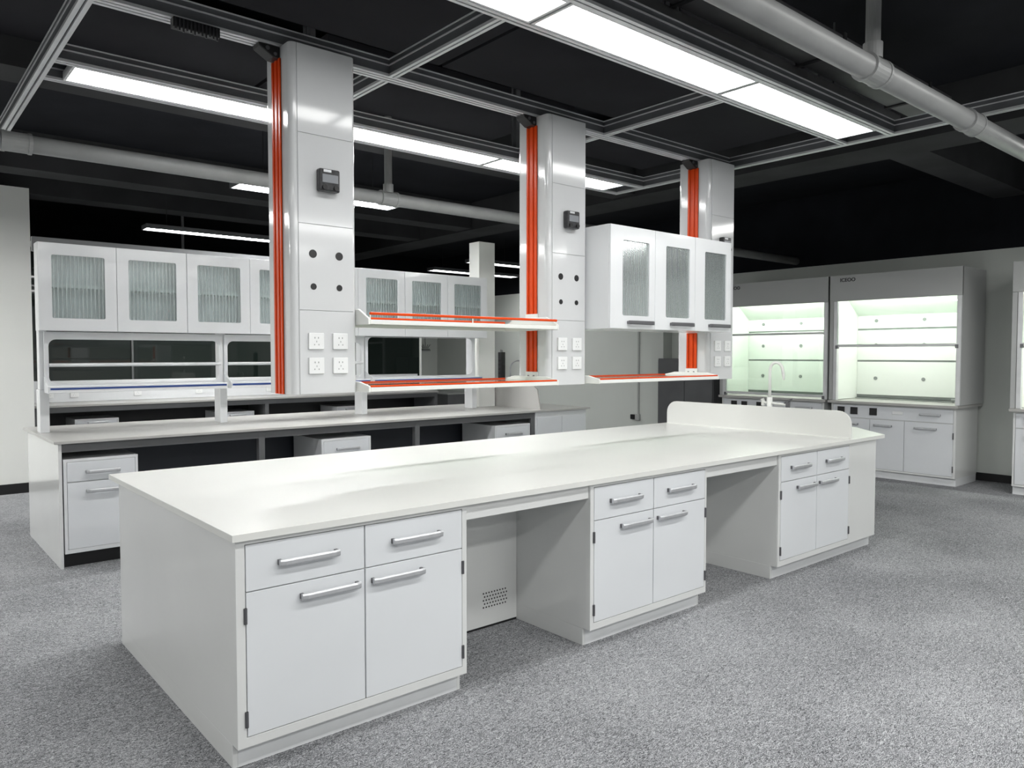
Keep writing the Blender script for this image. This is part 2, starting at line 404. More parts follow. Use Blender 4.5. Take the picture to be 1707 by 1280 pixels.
duct_t = t = thing('duct', 'flat grey duct above the pipe at upper right', 'duct', (3.55, 2.27, 3.2))
MB().box(1.2, 5.9, 2.13, 2.41, 3.2, 3.29).build('duct_body', 'duct', t, bevel=.01)
for x in (1.9, 3.1, 4.3, 5.5): MB().box(x-.015, x+.015, 2.12, 2.42, 3.19, 3.30).build('flange', 'beam', t)
t = thing('cable_tray', 'narrow steel cable tray beside the grey duct', 'cable tray', (3.6, 2.5, 3.15))
MB().box(1.0, 5.8, 2.44, 2.45, 3.15, 3.21).box(1.0, 5.8, 2.54, 2.55, 3.15, 3.21).box(1.0, 5.8, 2.45, 2.54, 3.15, 3.156).build('tray', 'duct', t)
tb = MB()
for k in range(3): tb.cyl((1.0, 2.47+k*.025, 3.168), (5.8, 2.47+k*.025, 3.168), .010, 8)
tb.build('cable', 'black', t)
for x in (2.5, 5.0): MB().cyl((x, 2.27, 3.29), (x, 2.27, ZC), .008, 6).build('duct_hanger', 'beam', duct_t)
for x in (1.6, 3.2, 4.8):
    for y in (2.445, 2.545): MB().cyl((x, y, 3.2), (x, y, ZC), .006, 6).build('hanger_rod', 'alu_dark', t)

# ------------------------------------------------------------------ cabinet building blocks
def handle(parent, x0, x1, y, z, d=.034, m='chrome', ax='x', name='handle'):
    """bar pull on a front facing -Y (ax x) or -X (ax y)"""
    mb = MB()
    prof = [(0, -.011), (-.010, -.013), (-.013, -.006), (-.013, .006), (-.010, .013), (0, .011)]
    def P(u, dd, zz): return (u, y-dd, zz) if ax == 'x' else (y-dd, u, zz)
    n = len(prof); vs = []; L = x1-x0
    for u, dd in ((x0, d-.006), (x0+.02, d), (x1-.02, d), (x1, d-.006)):
        vs += [P(u, dd-.010-p[0]*-1 if False else dd-.012-p[0], z+p[1]) for p in prof]
    fs = [tuple(range(n)), tuple(range(4*n-1, 3*n-1, -1))]
    for s in range(3):
        for k in range(n): fs.append((s*n+k, s*n+(k+1) % n, (s+1)*n+(k+1) % n, (s+1)*n+k))
    mb._add(vs, fs)
    h = mb.build(name, m, parent, bevel=.0015)
    ft = MB()
    for u0, u1 in ((x0+.001, x0+.014), (x1-.014, x1-.001)):
        a = P(u0, 0, z-.010); b = P(u1, d-.010, z+.010)
        ft.box(a[0], b[0], a[1], b[1], a[2], b[2])
    return h, ft
def add_handle(door, *a, **k):
    h, ft = handle(door, *a, **k)
    return h

def full_handle(parent, x0, x1, y, z, d=.034, ax='x', m='chrome'):
    """one mesh: bar and its two feet"""
    h, ft = handle(parent, x0, x1, y, z, d, m, ax)
    off = Vector((0, 0, 0)); p = parent
    while p is not None: off += Vector(p.location); p = p.parent
    bm = bmesh.new(); bm.from_mesh(h.data)
    for f in ft.f: pass
    vv = [bm.verts.new(Vector(v)-off) for v in ft.v]
    for f in ft.f: bm.faces.new([vv[i] for i in f])
    bmesh.ops.recalc_face_normals(bm, faces=bm.faces); 
    bm.to_mesh(h.data); bm.free()
    h.data.materials.append(M['chrome_dark'])
    nf = len(ft.f)
    for p_ in list(h.data.polygons)[-nf:]: p_.material_index = 1
    return h

def hinge(parent, u, y, z, ax='x', h=.055):
    mb = MB()
    if ax == 'x': mb.cyl((u, y-.004, z-h/2), (u, y-.004, z+h/2), .006, 10).box(u-.006, u+.006, y-.004, y+.004, z-h/2, z+h/2)
    else: mb.cyl((y-.004, u, z-h/2), (y-.004, u, z+h/2), .006, 10).box(y-.004, y+.004, u-.006, u+.006, z-h/2, z+h/2)
    return mb.build('hinge', 'hinge', parent)

# ------------------------------------------------------------------ island bench
CY0, CY1, TZ, TOP = 2.59, 4.175, 0.087, 0.8245
def island_cabinet(x0, x1, lx, rx, label, poly=None):
    """x0..x1 carcass; lx..rx the inset door opening"""
    t = thing('base_cabinet', label, 'cabinet', ((x0+x1)/2, (CY0+CY1)/2, 0), 'base cabinets of the white island')
    mid = (lx+rx)/2; f = .012
    body = MB()
    if poly is None:
        body.box(x0, x1, CY0+f, CY1, TZ, TOP)
        body.frame(x0, x1, TZ, TOP, lx, rx, .122, .806, CY0, CY0+f, ax='y')
    else:
        body.prism(poly(f), TZ, .60); 
        # open top around the sink
        body.box(x0, 5.40, CY0+f, CY1, .60, TOP).box(5.40, 5.84, CY0+f, CY0+f+.02, .60, TOP).box(5.40, 6.24, CY1-.02, CY1, .60, TOP).box(6.22, 6.24, 3.0, CY1-.02, .60, TOP)
        body.prism([(5.84, CY0+f), (6.24, 2.98+f), (6.22, 3.0+f), (5.84, CY0+f+.025)], .60, TOP)
        body.frame(x0, 5.84, TZ, TOP, lx, rx, .122, .806, CY0, CY0+f, ax='y')
    body.box(x0, x0+.018, CY0+.052, CY1, 0, TZ)
    if poly is None: body.box(x1-.018, x1, CY0+.052, CY1, 0, TZ)
    body.build('body', 'side', t, bevel=.0015)
    if poly is None: MB().box(x0+.018, x1-.018, CY0+.052, CY1, 0, TZ).build('plinth', 'white', t)
    else: MB().prism([(x0+.018, CY0+.052)]+poly(.052)[1:4]+[(x0+.018, CY1)], 0, TZ).build('plinth', 'white', t)
    g = .0028
    for k, (a, b) in enumerate(((lx, mid), (mid, rx))):
        d = MB().box(a+g, b-g, CY0-.001, CY0+f-.002, .637+g*.7, .806-g).build('drawer', 'door', t, bevel=.0015)
        c = (a+b)/2
        off = .0
        full_handle(d, c-.118, c+.118, CY0, .725)
        d = MB().box(a+g, b-g, CY0-.001, CY0+f-.002, .122+g, .637-g*.7).build('door', 'door', t, bevel=.0015)
        if k == 0: full_handle(d, b-.27, b-.03, CY0, .585)
        else: full_handle(d, a+.025, a+.265, CY0, .585)
        for z in (.555, .188): hinge(d, lx-.001 if k == 0 else rx+.001, CY0, z)
    return t
island_cabinet(.948, 1.944, .981, 1.92, 'white base cabinet at the near left end of the island')
island_cabinet(2.71, 3.676, 2.735, 3.66, 'white base cabinet in the middle of the island between two kneeholes')
def endpoly(ins):
    return [(4.455, CY0+ins), (5.86, CY0+ins), (6.24-ins*.4, 2.98+ins*.6), (6.24-ins*.4, CY1), (4.455, CY1)]
island_cabinet(4.455, 5.42, 4.482, 5.41, 'white base cabinet with angled corner at the far right end of the island', endpoly)

for x0, x1, lb in ((1.9455, 2.7085, 'white recessed panel with small vent holes in the left kneehole'), (3.6775, 4.4535, 'white recessed panel in the kneehole right of the middle base cabinet')):
    t = thing('kneehole_panel', lb, 'panel', ((x0+x1)/2, 3.15, 0))
    MB().box(x0, x1, 3.15, 3.17, .012, TOP-.0015).build('back_panel', 'side', t)
    MB().box(x0, x1, CY0+.012, CY0+.032, .752, TOP-.0015).box(x0, x1, CY0+.032, CY0+.052, .80, TOP-.0015).build('apron', 'side', t, bevel=.0015)
    MB().box(x0, x1, 3.152, 3.168, 0, .012).build('gap_strip', 'skirt', t)
    hol = MB(); rnd = random.Random(3)
    for i in range(9):
        for j in range(5):
            hx = x0+.53+i*.019+(j % 2)*.008; hz = .112+j*.019
            hol.cyl((hx, 3.1492, hz), (hx, 3.1505, hz), .0048, 8)
    hol.build('vent_holes', 'black', t)

# worktop with a sink opening beyond the splash guard
def top_pieces():
    mb = MB()
    y0, y1 = 2.565, 4.30
    sx0, sx1, sy0, sy1 = 5.60, 6.08, 3.20, 3.80
    mb.prism([(.93, y0), (5.60, y0), (5.60, y1), (.93, y1)], TOP+.0005, .85)
    mb.prism([(5.60, y0), (5.93, y0), (6.08, y0+.15), (6.08, sy0), (5.60, sy0)], TOP+.0005, .85)
    mb.prism([(6.08, y0+.15), (6.35, y0+.42), (6.35, y1-.1), (6.25, y1), (6.08, y1)], TOP+.0005, .85)
    mb.prism([(5.60, sy1), (6.08, sy1), (6.08, y1), (5.60, y1)], TOP+.0005, .85)
    return mb
def weld(o, planar=True):
    bm = bmesh.new(); bm.from_mesh(o.data); bmesh.ops.remove_doubles(bm, verts=bm.verts, dist=1e-5)
    # drop the faces shared by two pieces
    seen = {}
    for f in bm.faces:
        k = tuple(sorted(v.index for v in f.verts)); seen.setdefault(k, []).append(f)
    dead = [f for v in seen.values() if len(v) > 1 for f in v]
    bmesh.ops.delete(bm, geom=dead, context='FACES_ONLY')
    bmesh.ops.recalc_face_normals(bm, faces=bm.faces); bm.to_mesh(o.data); bm.free()
isl = top_pieces().build('worktop', 'white_top', None)
tag(isl, 'long white worktop covering the whole island', 'worktop')
t = thing('splash_guard', 'low white rounded splash guard standing across the island worktop', 'splash guard', (5.46, 3.43, .85))
pts = []
y0, y1, z0, z1, r = 2.60, 4.27, .85, 1.05, .10
pts = [(y0, z0), (y1, z0)] + [(y1-r+r*math.cos(R(a)), z1-r+r*math.sin(R(a))) for a in range(0, 91, 15)] + [(y0+r+r*math.cos(R(a)), z1-r+r*math.sin(R(a))) for a in range(90, 181, 15)]
MB().prism(pts, 5.45, 5.468, 'x').build('guard_plate', 'white_top', t, bevel=.002)
MB().box(5.438, 5.45, y0+.01, y1-.01, .85, .858).build('sealant', 'white_pp', t)
t = thing('lab_sink', 'white sink sunk in the island worktop behind the splash guard', 'sink', (5.84, 3.5, .62))
b = MB(); x0, x1, y0, y1 = 5.602, 6.078, 3.202, 3.798
b.box(x0, x1, y0, y1, .62, .63).box(x0, x0+.008, y0, y1, .63, .852).box(x1-.008, x1, y0, y1, .63, .852).box(x0, x1, y0, y0+.008, .63, .852).box(x0, x1, y1-.008, y1, .63, .852)
b.build('basin', 'white_pp', t)
MB().cyl((5.84, 3.5, .63), (5.84, 3.5, .636), .035, 20).build('drain', 'chrome', t)
# gooseneck tap
t = thing('gooseneck_tap', 'tall white gooseneck lab tap behind the island splash guard', 'tap', (5.72, 3.95, .85))
px, py = 5.54, 3.31
t.location = (px, py, .85)
body = MB().cyl((px, py, .85), (px, py, .87), .035, 20).cyl((px, py, .87), (px, py, 1.12), .022, 20)
path = [(px, py, 1.10), (px, py, 1.30)] + [(px, py-.055+.055*math.cos(R(a)), 1.335+.065*math.sin(R(a))) for a in range(0, 166, 15)] + [(px, py-.118, 1.30)]
body.build('tap_body', 'white_pp', t, smooth=True)
MB().tube(path, .012).build('spout', 'white_pp', t, smooth=True)
MB().cyl((px, py-.118, 1.31), (px, py-.120, 1.262), .013, 12, .008).build('nozzle', 'white_pp', t)
a = MB().cyl((px, py, .955+.12), (px, py-.16, .945+.12), .010, 12).build('side_arm', 'white_pp', t)
MB().cyl((px, py-.16, 1.03), (px, py-.16, 1.09), .018, 14).cyl((px, py-.20, 1.115), (px, py-.13, 1.075), .008, 10).build('valve', 'chrome_dark', t)
MB().cyl((px, py, 1.075), (px, py+.06, 1.075), .010, 12).cyl((px, py+.06, 1.05), (px, py+.06, 1.10), .014, 12).cyl((px-.03, py+.06, 1.10), (px+.03, py+.07, 1.105), .005, 8).build('valve', 'white_pp', t)

# ------------------------------------------------------------------ service columns
PZ0, PZ1, PY0, PY1 = 1.275, 2.925, 3.40, 3.68
def socket_mb(cx, cz, y, s=.078, n=-1, d=.011):
    return MB().box(cx-s/2, cx+s/2, y-d, y, cz-s/2, cz+s/2)
def socket_part(parent, cx, cz, y, s=.078, mat_='socket'):
    o = MB().box(cx-s/2, cx+s/2, y-.011, y, cz-s/2, cz+s/2).build('socket', mat_, parent, bevel=.002)
    h = MB(); yf = y-.0115
    for dx in (-.009, .009): h.box(cx+dx-.002, cx+dx+.002, yf, y-.0105, cz+.012, cz+.020)
    h.box(cx-.0015, cx+.0015, yf, y-.0105, cz-.006, cz+.002)
    h.box(cx-.013, cx-.009, yf, y-.0105, cz-.020, cz-.014).box(cx+.009, cx+.013, yf, y-.0105, cz-.020, cz-.014)
    h.build('socket_holes', 'port_grey', o)
    return o
def service_column(x0, x1, label, brackets):
    t = thing('service_column', label, 'column', ((x0+x1)/2, (PY0+PY1)/2, PZ0), 'service columns hanging over the white island')
    MB().prism(poly_round(x0, x1, PY0, PY1, .028, 10), PZ0, PZ1).build('casing', 'column', t, bevel=0)
    # cover panels with seams
    zs = [PZ0, 1.677, 2.088, 2.512, PZ1]
    for a, b in zip(zs[:-1], zs[1:]):
        MB().box(x0+.034, x1-.022, PY0-.005, PY0, a+.0012, b-.0012).build('cover_panel', 'column', t, bevel=.001)
    # orange spine on the left face, with two grooves
    yc = (PY0+PY1)/2; top = PZ1-.055
    segs = [(PZ0, top)] if not brackets else [(1.358, 1.627), (1.717, top)]
    for a, b in segs:
        s = MB()
        for (u0, u1, dd) in ((-.046, .046, .003), (-.046, -.030, .009), (-.012, .012, .009), (.030, .046, .009)):
            s.box(x0-dd, x0, yc+u0, yc+u1, a, b)
        s.build('orange_spine', 'orange', t)
    if brackets:
        for a, b in ((1.29, 1.358), (1.627, 1.717)):
            p = MB().box(x0-.010, x0, yc-.055, yc+.055, a, b).build('mounting_plate', 'white_pp', t, bevel=.002)
            MB().cyl((x0-.013, yc-.025, (a+b)/2+.005), (x0-.009, yc-.025, (a+b)/2+.005), .008, 12).cyl((x0-.013, yc+.025, (a+b)/2+.005), (x0-.009, yc+.025, (a+b)/2+.005), .008, 12).build('screw', 'chrome_dark', p)
    # ports
    for dx, z, r in ((.105, 1.947, .020), (.243, 1.945, .020), (.107, 1.791, .0155), (.243, 1.791, .0155)):
        MB().cyl((x0+dx, PY0-.0065, z), (x0+dx, PY0-.004, z), r, 24).build('port', 'black', t)
    for dx in (.115, .242):
        for z in (1.530, 1.412): socket_part(t, x0+dx, z, PY0-.005)
    # small instrument
    q = MB().box(x0+.125, x0+.232, PY0-.045, PY0-.005, 2.245, 2.352).build('control_box', 'device', t, bevel=.008)
    MB().box(x0+.138, x0+.220, PY0-.048, PY0-.044, 2.285, 2.325).build('display', 'screen', q, bevel=.002)
    MB().cyl((x0+.148, PY0-.056, 2.262), (x0+.148, PY0-.044, 2.262), .012, 16).cyl((x0+.208, PY0-.056, 2.262), (x0+.208, PY0-.044, 2.262), .012, 16).build('knob', 'black', q)
    MB().box(x0+.145, x0+.185, PY0-.046, PY0-.04, 2.335, 2.347).build('top_clip', 'chrome', q)
    # clamp bracket joining the column to the frame
    k = MB().prism([(x0-.105, PZ1-.001), (x0, PZ1-.001), (x0, PZ1-.058), (x0-.035, PZ1-.055), (x0-.10, PZ1-.018)], yc-.038, yc+.038, 'y').build('top_clamp', 'black', t, bevel=.004)
    MB().cyl((x0-.062, yc-.04, PZ1-.02), (x0-.062, yc-.044, PZ1-.02), .010, 12).cyl((x0-.025, yc-.04, PZ1-.04), (x0-.025, yc-.044, PZ1-.04), .008, 12).build('bolt', 'chrome_dark', k)
    return t
XC = [(1.53, 1.872), (3.174, 3.516), (4.818, 5.158)]
service_column(*XC[0], 'nearest white service column with full-length orange stripe and four sockets', False)
service_column(*XC[1], 'middle white service column, between the orange shelves and the hanging glass cabinet', True)
service_column(*XC[2], 'farthest white service column, partly hidden behind the hanging glass cabinet', True)

def pendant_shelf(x0, x1, z, label, lower):
    """z = underside"""
    t = thing('glass_shelf', label, 'shelf', ((x0+x1)/2, 3.54, z), 'orange railed shelves between the service columns')
    y0, y1 = 3.29, 3.79
    for sx, a in ((x0, .012), (x1-.012, .012)):
        pts = [(y0, z), (y1, z), (y1, z+.03), (y1-.10, z+(.05 if lower else .08)), (y0+.10, z+(.05 if lower else .08)), (y0, z+.03)]
        MB().prism(pts, sx, sx+a, 'x').build('end_bracket', 'white_pp', t, bevel=.003)
    MB().box(x0+.012, x1-.012, y0+.014, y1-.014, z+.018, z+.026).build('glass_plate', 'shelf_glass', t)
    for yy, s in ((y0, 1), (y1, -1)):
        a, b = sorted((yy, yy+s*.014))
        f = MB().box(x0+.012, x1-.012, a, b, z+.002, z+.024).build('edge_profile', 'white_pp', t, bevel=.002)
        if lower: MB().box(x0+.012, x1-.012, a, b, z+.0242, z+.034).build('orange_rail', 'orange', t, bevel=.003)
        else: MB().box(x0+.012, x1-.012, a, b, z+.048, z+.062).build('orange_rail', 'orange', t, bevel=.004)
        if not lower:
            for xx in (x0+.012, (x0+x1)/2, x1-.016): MB().box(xx, xx+.004, a+.004, b-.004, z+.024, z+.048).build('rail_stud', 'white_pp', t)
    return t
pendant_shelf(1.872, 3.164, 1.613, 'upper glass shelf with thin orange rails between the first two columns', False)
pendant_shelf(1.872, 3.164, 1.280, 'lower glass shelf with orange edges between the first two columns', True)
pendant_shelf(3.516, 4.808, 1.280, 'glass shelf with orange edges below the hanging glass cabinet', True)

def ribbed_pane(parent, x0, x1, y, z0, z1, pitch=.0145, m='ribbed'):
    ribs = round((x1-x0)/pitch); mb = MB(); n = ribs*6; vs = []; fs = []
    for i in range(n+1):
        x = x0+(x1-x0)*i/n; d = (.0022 if m == 'ribbed' else .0006)*abs(math.sin(math.pi*i/6))
        vs += [(x, y-d, z0), (x, y-d, z1), (x, y+.003, z0), (x, y+.003, z1)]
    for i in range(n):
        a = 4*i; b = a+4
        fs += [(a, b, b+1, a+1), (a+2, a+3, b+3, b+2), (a, a+2, b+2, b), (a+1, b+1, b+3, a+3)]
    fs += [(0, 1, 3, 2), (4*n, 4*n+2, 4*n+3, 4*n+1)]
    mb._add(vs, fs)
    return mb.build('glass_pane', m, parent)

def hanging_cabinet(name, label, x0, x1, y0, y1, z0, z1, nd, gl, gr, gz0, gz1, handles=True, group=None, m='column'):
    t = thing(name, label, 'cabinet', ((x0+x1)/2, (y0+y1)/2, z0), group)
    w = .018; f = y0+.018
    b = MB().box(x0, x0+w, f, y1, z0, z1).box(x1-w, x1, f, y1, z0, z1).box(x0+w, x1-w, f, y1, z0, z0+w).box(x0+w, x1-w, f, y1, z1-w, z1).box(x0+w, x1-w, y1-.01, y1, z0+w, z1-w)
    b.build('body', m, t)
    zs = (z0+z1)/2+.01
    MB().box(x0+w, x1-w, f+.003, y1-.01, zs-.012, zs+.012).build('shelf', 'socket', t)
    dw = (x1-x0)/nd
    for i in range(nd):
        a = x0+i*dw; g = .0012
        d = MB().frame(a+g, a+dw-g, z0+.001, z1-.001, a+gl, a+dw-gr, gz0, gz1, y0, y0+.018, ax='y', r=.012).build('door', m, t, bevel=.0015)
        ribbed_pane(d, a+gl-.002, a+dw-gr+.002, y0+.010, gz0-.002, gz1+.002, *((.0145, 'ribbed') if handles else (.027, 'ribbed_wide')))
        if handles: full_handle(d, a+dw*.36, a+dw*.93, y0, z0+.040, d=.03, m='chrome_dark')
    return t
hanging_cabinet('hanging_cabinet', 'white three-door ribbed glass cabinet hung between the middle and farthest columns', 3.518, 4.816, 3.20, 3.56, 1.628, 2.275, 3, .115, .060, 1.712, 2.185, m='white')

# ------------------------------------------------------------------ grey bench behind the island
BT = .877
YF, YR = 5.86, 7.20
t = thing('bench_frame', 'grey steel bench frame with white side panel under the thin grey worktop', 'bench', (3.3, 6.53, 0))
wt = MB().box(.94, 6.12, YF, YR, BT-.0195, BT).build('worktop', 'grey_top', None, bevel=.002)
tag(wt, 'long thin grey worktop of the bench behind the white island', 'worktop')
MB().box(.968, .988, YF+.03, YR-.03, 0, BT-.02).build('side_panel', 'side', t)
def tube_leg(x, xx=.05):
    mb = MB()
    mb.box(x, x+xx, YF+.035, YF+.085, 0, BT-.02).box(x, x+xx, YR-.085, YR-.035, 0, BT-.02)
    mb.box(x+.005, x+xx-.005, YF+.085, YR-.085, BT-.08, BT-.03).box(x+.005, x+xx-.005, YF+.085, YR-.085, .08, .12)
    return mb.build('leg_frame', 'steel', t, bevel=.002)
for x in (2.36, 3.835, 5.27): tube_leg(x)
for a, b in ((.99, 2.36), (2.41, 3.835), (3.885, 5.27)):
    for yy in (YF+.035, YR-.065): MB().box(a, b, yy, yy+.03, BT-.08, BT-.022).build('rail', 'steel', t)
    MB().box(a-.05 if a > 1.1 else a, b, 6.50, 6.52, .0, BT-.03).build('back_panel', 'dark_panel', t)

def pedestal(x0, label, dw=.47, yf=5.885, top=.748, group='white pedestals under the grey bench', h0=.119, hand=True):
    x1 = x0+dw
    t = thing('drawer_pedestal', label, 'cabinet', ((x0+x1)/2, yf+.27, 0), group)
    MB().box(x0, x1, yf+.012, yf+.55, h0-.02, top).frame(x0, x1, h0-.02, top, x0+.02, x1-.018, h0+.008, top-.018, yf, yf+.012).build('body', 'white', t, bevel=.001)
    MB().box(x0+.005, x1-.005, yf+.05, yf+.54, 0, h0-.02).build('plinth', 'skirt', t)
    g = .002
    d = MB().box(x0+.02+g, x1-.018-g, yf-.001, yf+.010, .590+g, top-.018-g).build('drawer', 'door', t, bevel=.001)
    full_handle(d, (x0+x1)/2-.10, (x0+x1)/2+.115, yf, .655)
    d = MB().box(x0+.02+g, x1-.018-g, yf-.001, yf+.010, h0+.008+g, .588-g).build('door', 'door', t, bevel=.001)
    full_handle(d, (x0+x1)/2-.10, (x0+x1)/2+.115, yf, .522)
    return t
pedestal(.995, 'white drawer pedestal at the left end of the grey bench')
pedestal(2.895, 'white drawer pedestal under the middle of the grey bench')
pedestal(4.775, 'white drawer pedestal under the grey bench beside its sink cabinet')
t = thing('sink_cabinet', 'plain white sink cabinet at the right end of the grey bench', 'cabinet', (5.7, 6.5, 0))
MB().box(5.325, 6.085, YF+.03, YR-.04, .087, BT-.02).build('body', 'white', t, bevel=.002)
MB().box(5.325, 6.085, YF+.08, YR-.08, 0, .087).build('plinth', 'white', t)
for a, b in ((5.34, 5.70), (5.705, 6.07)):
    MB().box(a, b, YF+.018, YF+.03, .12, .80).build('door', 'door', t, bevel=.001)
t = thing('splash_guard', 'grey splash guard standing across the grey bench', 'splash guard', (5.44, 6.5, BT))
y0, y1, z0, z1 = 5.93, 7.12, BT, 1.12
MB().prism([(y0, z0), (y1, z0), (y1, z1-.06), (y1-.05, z1), (y0+.10, z1), (y0+.05, z1-.03)], 5.43, 5.448, 'x').build('guard_plate', 'grey_top', t, bevel=.002)
# black tower and curved tap on the sink end
t = thing('socket_tower', 'black upright socket tower on the sink end of the grey bench', 'socket tower', (5.74, 6.98, BT))
MB().box(5.71, 5.775, 6.92, 6.98, BT, 1.49).build('tower', 'black', t, bevel=.004)
sl = MB()
for k in range(8): sl.box(5.704, 5.71, 6.932, 6.968, 1.05+k*.05, 1.075+k*.05)
sl.build('switches', 'device', t)
MB().cyl((5.73, 6.95, 1.49), (5.73, 6.95, 1.52), .009, 8).cyl((5.755, 6.95, 1.49), (5.755, 6.95, 1.515), .009, 8).build('cap', 'port_grey', t)
t = thing('gooseneck_tap', 'thin dark gooseneck tap beside the black socket tower', 'tap', (5.82, 6.90, BT))
px, py = 5.80, 6.86
t.location = (px, py, BT)
MB().cyl((px, py, BT), (px, py, 1.12), .016, 14).build('tap_body', 'chrome_dark', t, smooth=True)
MB().tube([(px, py, 1.1), (px, py, 1.28)] + [(px+.04-.04*math.cos(R(a)), py-.09+.09*math.cos(R(a)), 1.30+.09*math.sin(R(a))) for a in range(0, 181, 15)] + [(px+.08, py-.18, 1.22)], .0085).build('spout', 'chrome', t, smooth=True)
MB().cyl((px, py, 1.10), (px+.03, py-.08, 1.18), .006, 8).build('lever', 'chrome_dark', t)

# reagent rack over the grey bench
t = thing('reagent_rack', 'white reagent rack with blue edged shelves standing on the grey bench', 'rack', (3.0, 6.6, BT))
PX = (.97, 2.30, 3.665, 5.02)
for x in PX:
    MB().box(x, x+.062, 6.58, 6.72, BT, 1.20).box(x+.006, x+.056, 6.60, 6.70, 1.20, 2.20).build('post', 'white', t, bevel=.003)
for i in range(3):
    a, b = PX[i]+.062, PX[i+1]
    MB().frame(a-.03, b+.02, 1.19, 1.636, a, b-.012, 1.245, 1.578 if i < 2 else 1.632, 6.56, 6.578, ax='y', r=.05).build('bay_frame', 'white', t, bevel=.003)
    if i < 2: MB().cyl((a, 6.555, 1.385), (b, 6.555, 1.385), .014, 14).build('cross_bar', 'alu', t)
    s = MB().box(a-.03, b+.0, 6.40, 6.56, 1.197, 1.213).box(a-.03, b+.0, 6.395, 6.41, 1.180, 1.232).build('shelf', 'white', t, bevel=.003)
    MB().box(a-.02, b-.01, 6.390, 6.396, 1.204, 1.218).build('blue_edge', 'blue', s)
    MB().prism([(6.56, 1.18), (6.40, 1.18), (6.40, 1.235), (6.56, 1.30)], a-.035, a-.028, 'x').build('bracket', 'white', t)
MB().box(.97, 3.15, 6.76, 6.80, 2.25, 2.36).build('top_rail', 'steel', t)

# wall cabinets on the rack
labs = ['leftmost pair of white ribbed glass cabinet doors above the grey bench', 'second white ribbed glass cabinet from the left, partly behind the nearest column',
        'white ribbed glass cabinet seen just right of the nearest column', 'white glass cabinet at the right end of the cabinet row above the grey bench']
dw = .5185
for i in range(4):
    hanging_cabinet('wall_cabinet', labs[i], .955+i*2*dw, .955+(i+1)*2*dw-.001, 6.42, 6.75 if False else 6.579, 1.640, 2.282, 2, .085, .083, 1.732, 2.195, handles=False, group='cabinets over the grey bench', m='white')

# service box at the end of the rack
t = thing('service_box', 'plain white square service column standing on the right part of the grey bench', 'column', (5.33, 6.8, BT))
MB().box(5.195, 5.42, 6.68, 6.86, BT, 2.715).build('casing', 'wall_light', t, bevel=.003)

# ------------------------------------------------------------------ far wall bench with pedestals and trunking
t = thing('lab_bench', 'dark framed bench with pale grey top below the dark window wall', 'bench', (4.1, 10.35, 0))
MB().box(1.40, 6.95, 9.98, 10.69, .855, BT).build('worktop', 'grey_top', t)
MB().box(1.42, 6.93, 10.0, 10.05, .79, .854).box(1.42, 1.47, 10.0, 10.6, 0, .79).box(6.88, 6.93, 10.0, 10.6, 0, .79).box(4.1, 4.15, 10.0, 10.6, 0, .79).build('frame', 'steel', t)
MB().box(1.47, 6.88, 10.6, 10.62, .05, .854).build('back_panel', 'black', t)
for x, lb in ((1.83, 'white pedestal top showing under the left of the far wall bench'), (3.50, 'white pedestal top showing under the middle of the far wall bench'), (5.20, 'white pedestal top just left of the nearest column, under the far wall bench')):
    pedestal(x, lb, yf=10.06, top=.70, group='pedestals under the far wall bench')
t = thing('socket_trunking', 'white trunking with sockets along the far wall bench', 'trunking', (4.1, 10.66, .90))
MB().box(1.42, 6.95, 10.60, 10.69, BT+.002, 1.14).build('trunking_cover', 'white', t, bevel=.003)
for x in (1.66, 1.93, 2.65, 3.42, 4.40, 5.6): socket_part(t, x, .98, 10.60, s=.09)
tag(MB().cyl((3.25, 10.62, 2.25), (3.25, 10.62, ZC), .018, 10).build('conduit', 'duct'), 'thin vertical conduit below the long far light fixture', 'conduit')

# ------------------------------------------------------------------ details on right and back walls
t = thing('wall_conduit', 'vertical grey conduit with small black socket box on the right wall', 'conduit', (9.82, 8.3, 0))
MB().box(9.82, XW-.001, 8.285, 8.315, .45, 2.66).build('conduit_cover', 'hood_skin', t)
MB().box(9.79, XW-.001, 8.26, 8.34, .36, .46).build('junction_box', 'hood_skin', t, bevel=.003)
MB().box(9.80, XW-.001, 8.37, 8.45, .37, .45).build('socket', 'black', t, bevel=.003)
t = thing('dark_panel_block', 'dark grey cabinet shape put in for a dark panel by the right wall', 'cabinet', (9.45, 7.0, 0))  # cabinet shape added in place of a dark panel
MB().box(9.25, 9.60, 6.42, 7.42, .06, 1.40).build('body', 'steel', t, bevel=.004)
MB().box(9.235, 9.25, 6.43, 6.915, .08, 1.38).build('door', 'steel', t, bevel=.002)
MB().box(9.235, 9.25, 6.925, 7.41, .08, 1.38).build('door', 'steel', t, bevel=.002)
MB().box(9.27, 9.60, 6.45, 7.40, 0, .06).build('plinth', 'skirt', t)
t = thing('wall_fitting', 'small grey fan-shaped fitting with thin stem on the far back wall', 'fitting', (9.5, YB-.02, 1.6))
MB().cyl((9.5, YB-.02, 1.72), (9.5, YB-.02, 2.0), .008, 8).build('stem', 'port_grey', t)
f = MB().box(9.40, 9.60, YB-.06, YB, 1.56, 1.585).box(9.36, 9.64, YB-.03, YB, 1.54, 1.56)
for k in (-2, -1, 0, 1, 2): f.cyl((9.5+k*.03, YB-.03, 1.60), (9.5+k*.065, YB-.03, 1.68), .009, 8)
f.cyl((9.5, YB-.03, 1.6), (9.5, YB-.03, 1.73), .01, 8)
f.build('fan_body', 'port_grey', t)
t = thing('low_cabinet', 'low grey cabinet in the far corner beyond the grey bench', 'cabinet', (9.5, 13.4, 0))
MB().box(9.2, 9.82, 12.9, 13.9, .06, .62).build('body', 'steel', t, bevel=.003)
MB().box(9.22, 9.82, 12.93, 13.87, 0, .06).build('plinth', 'skirt', t)
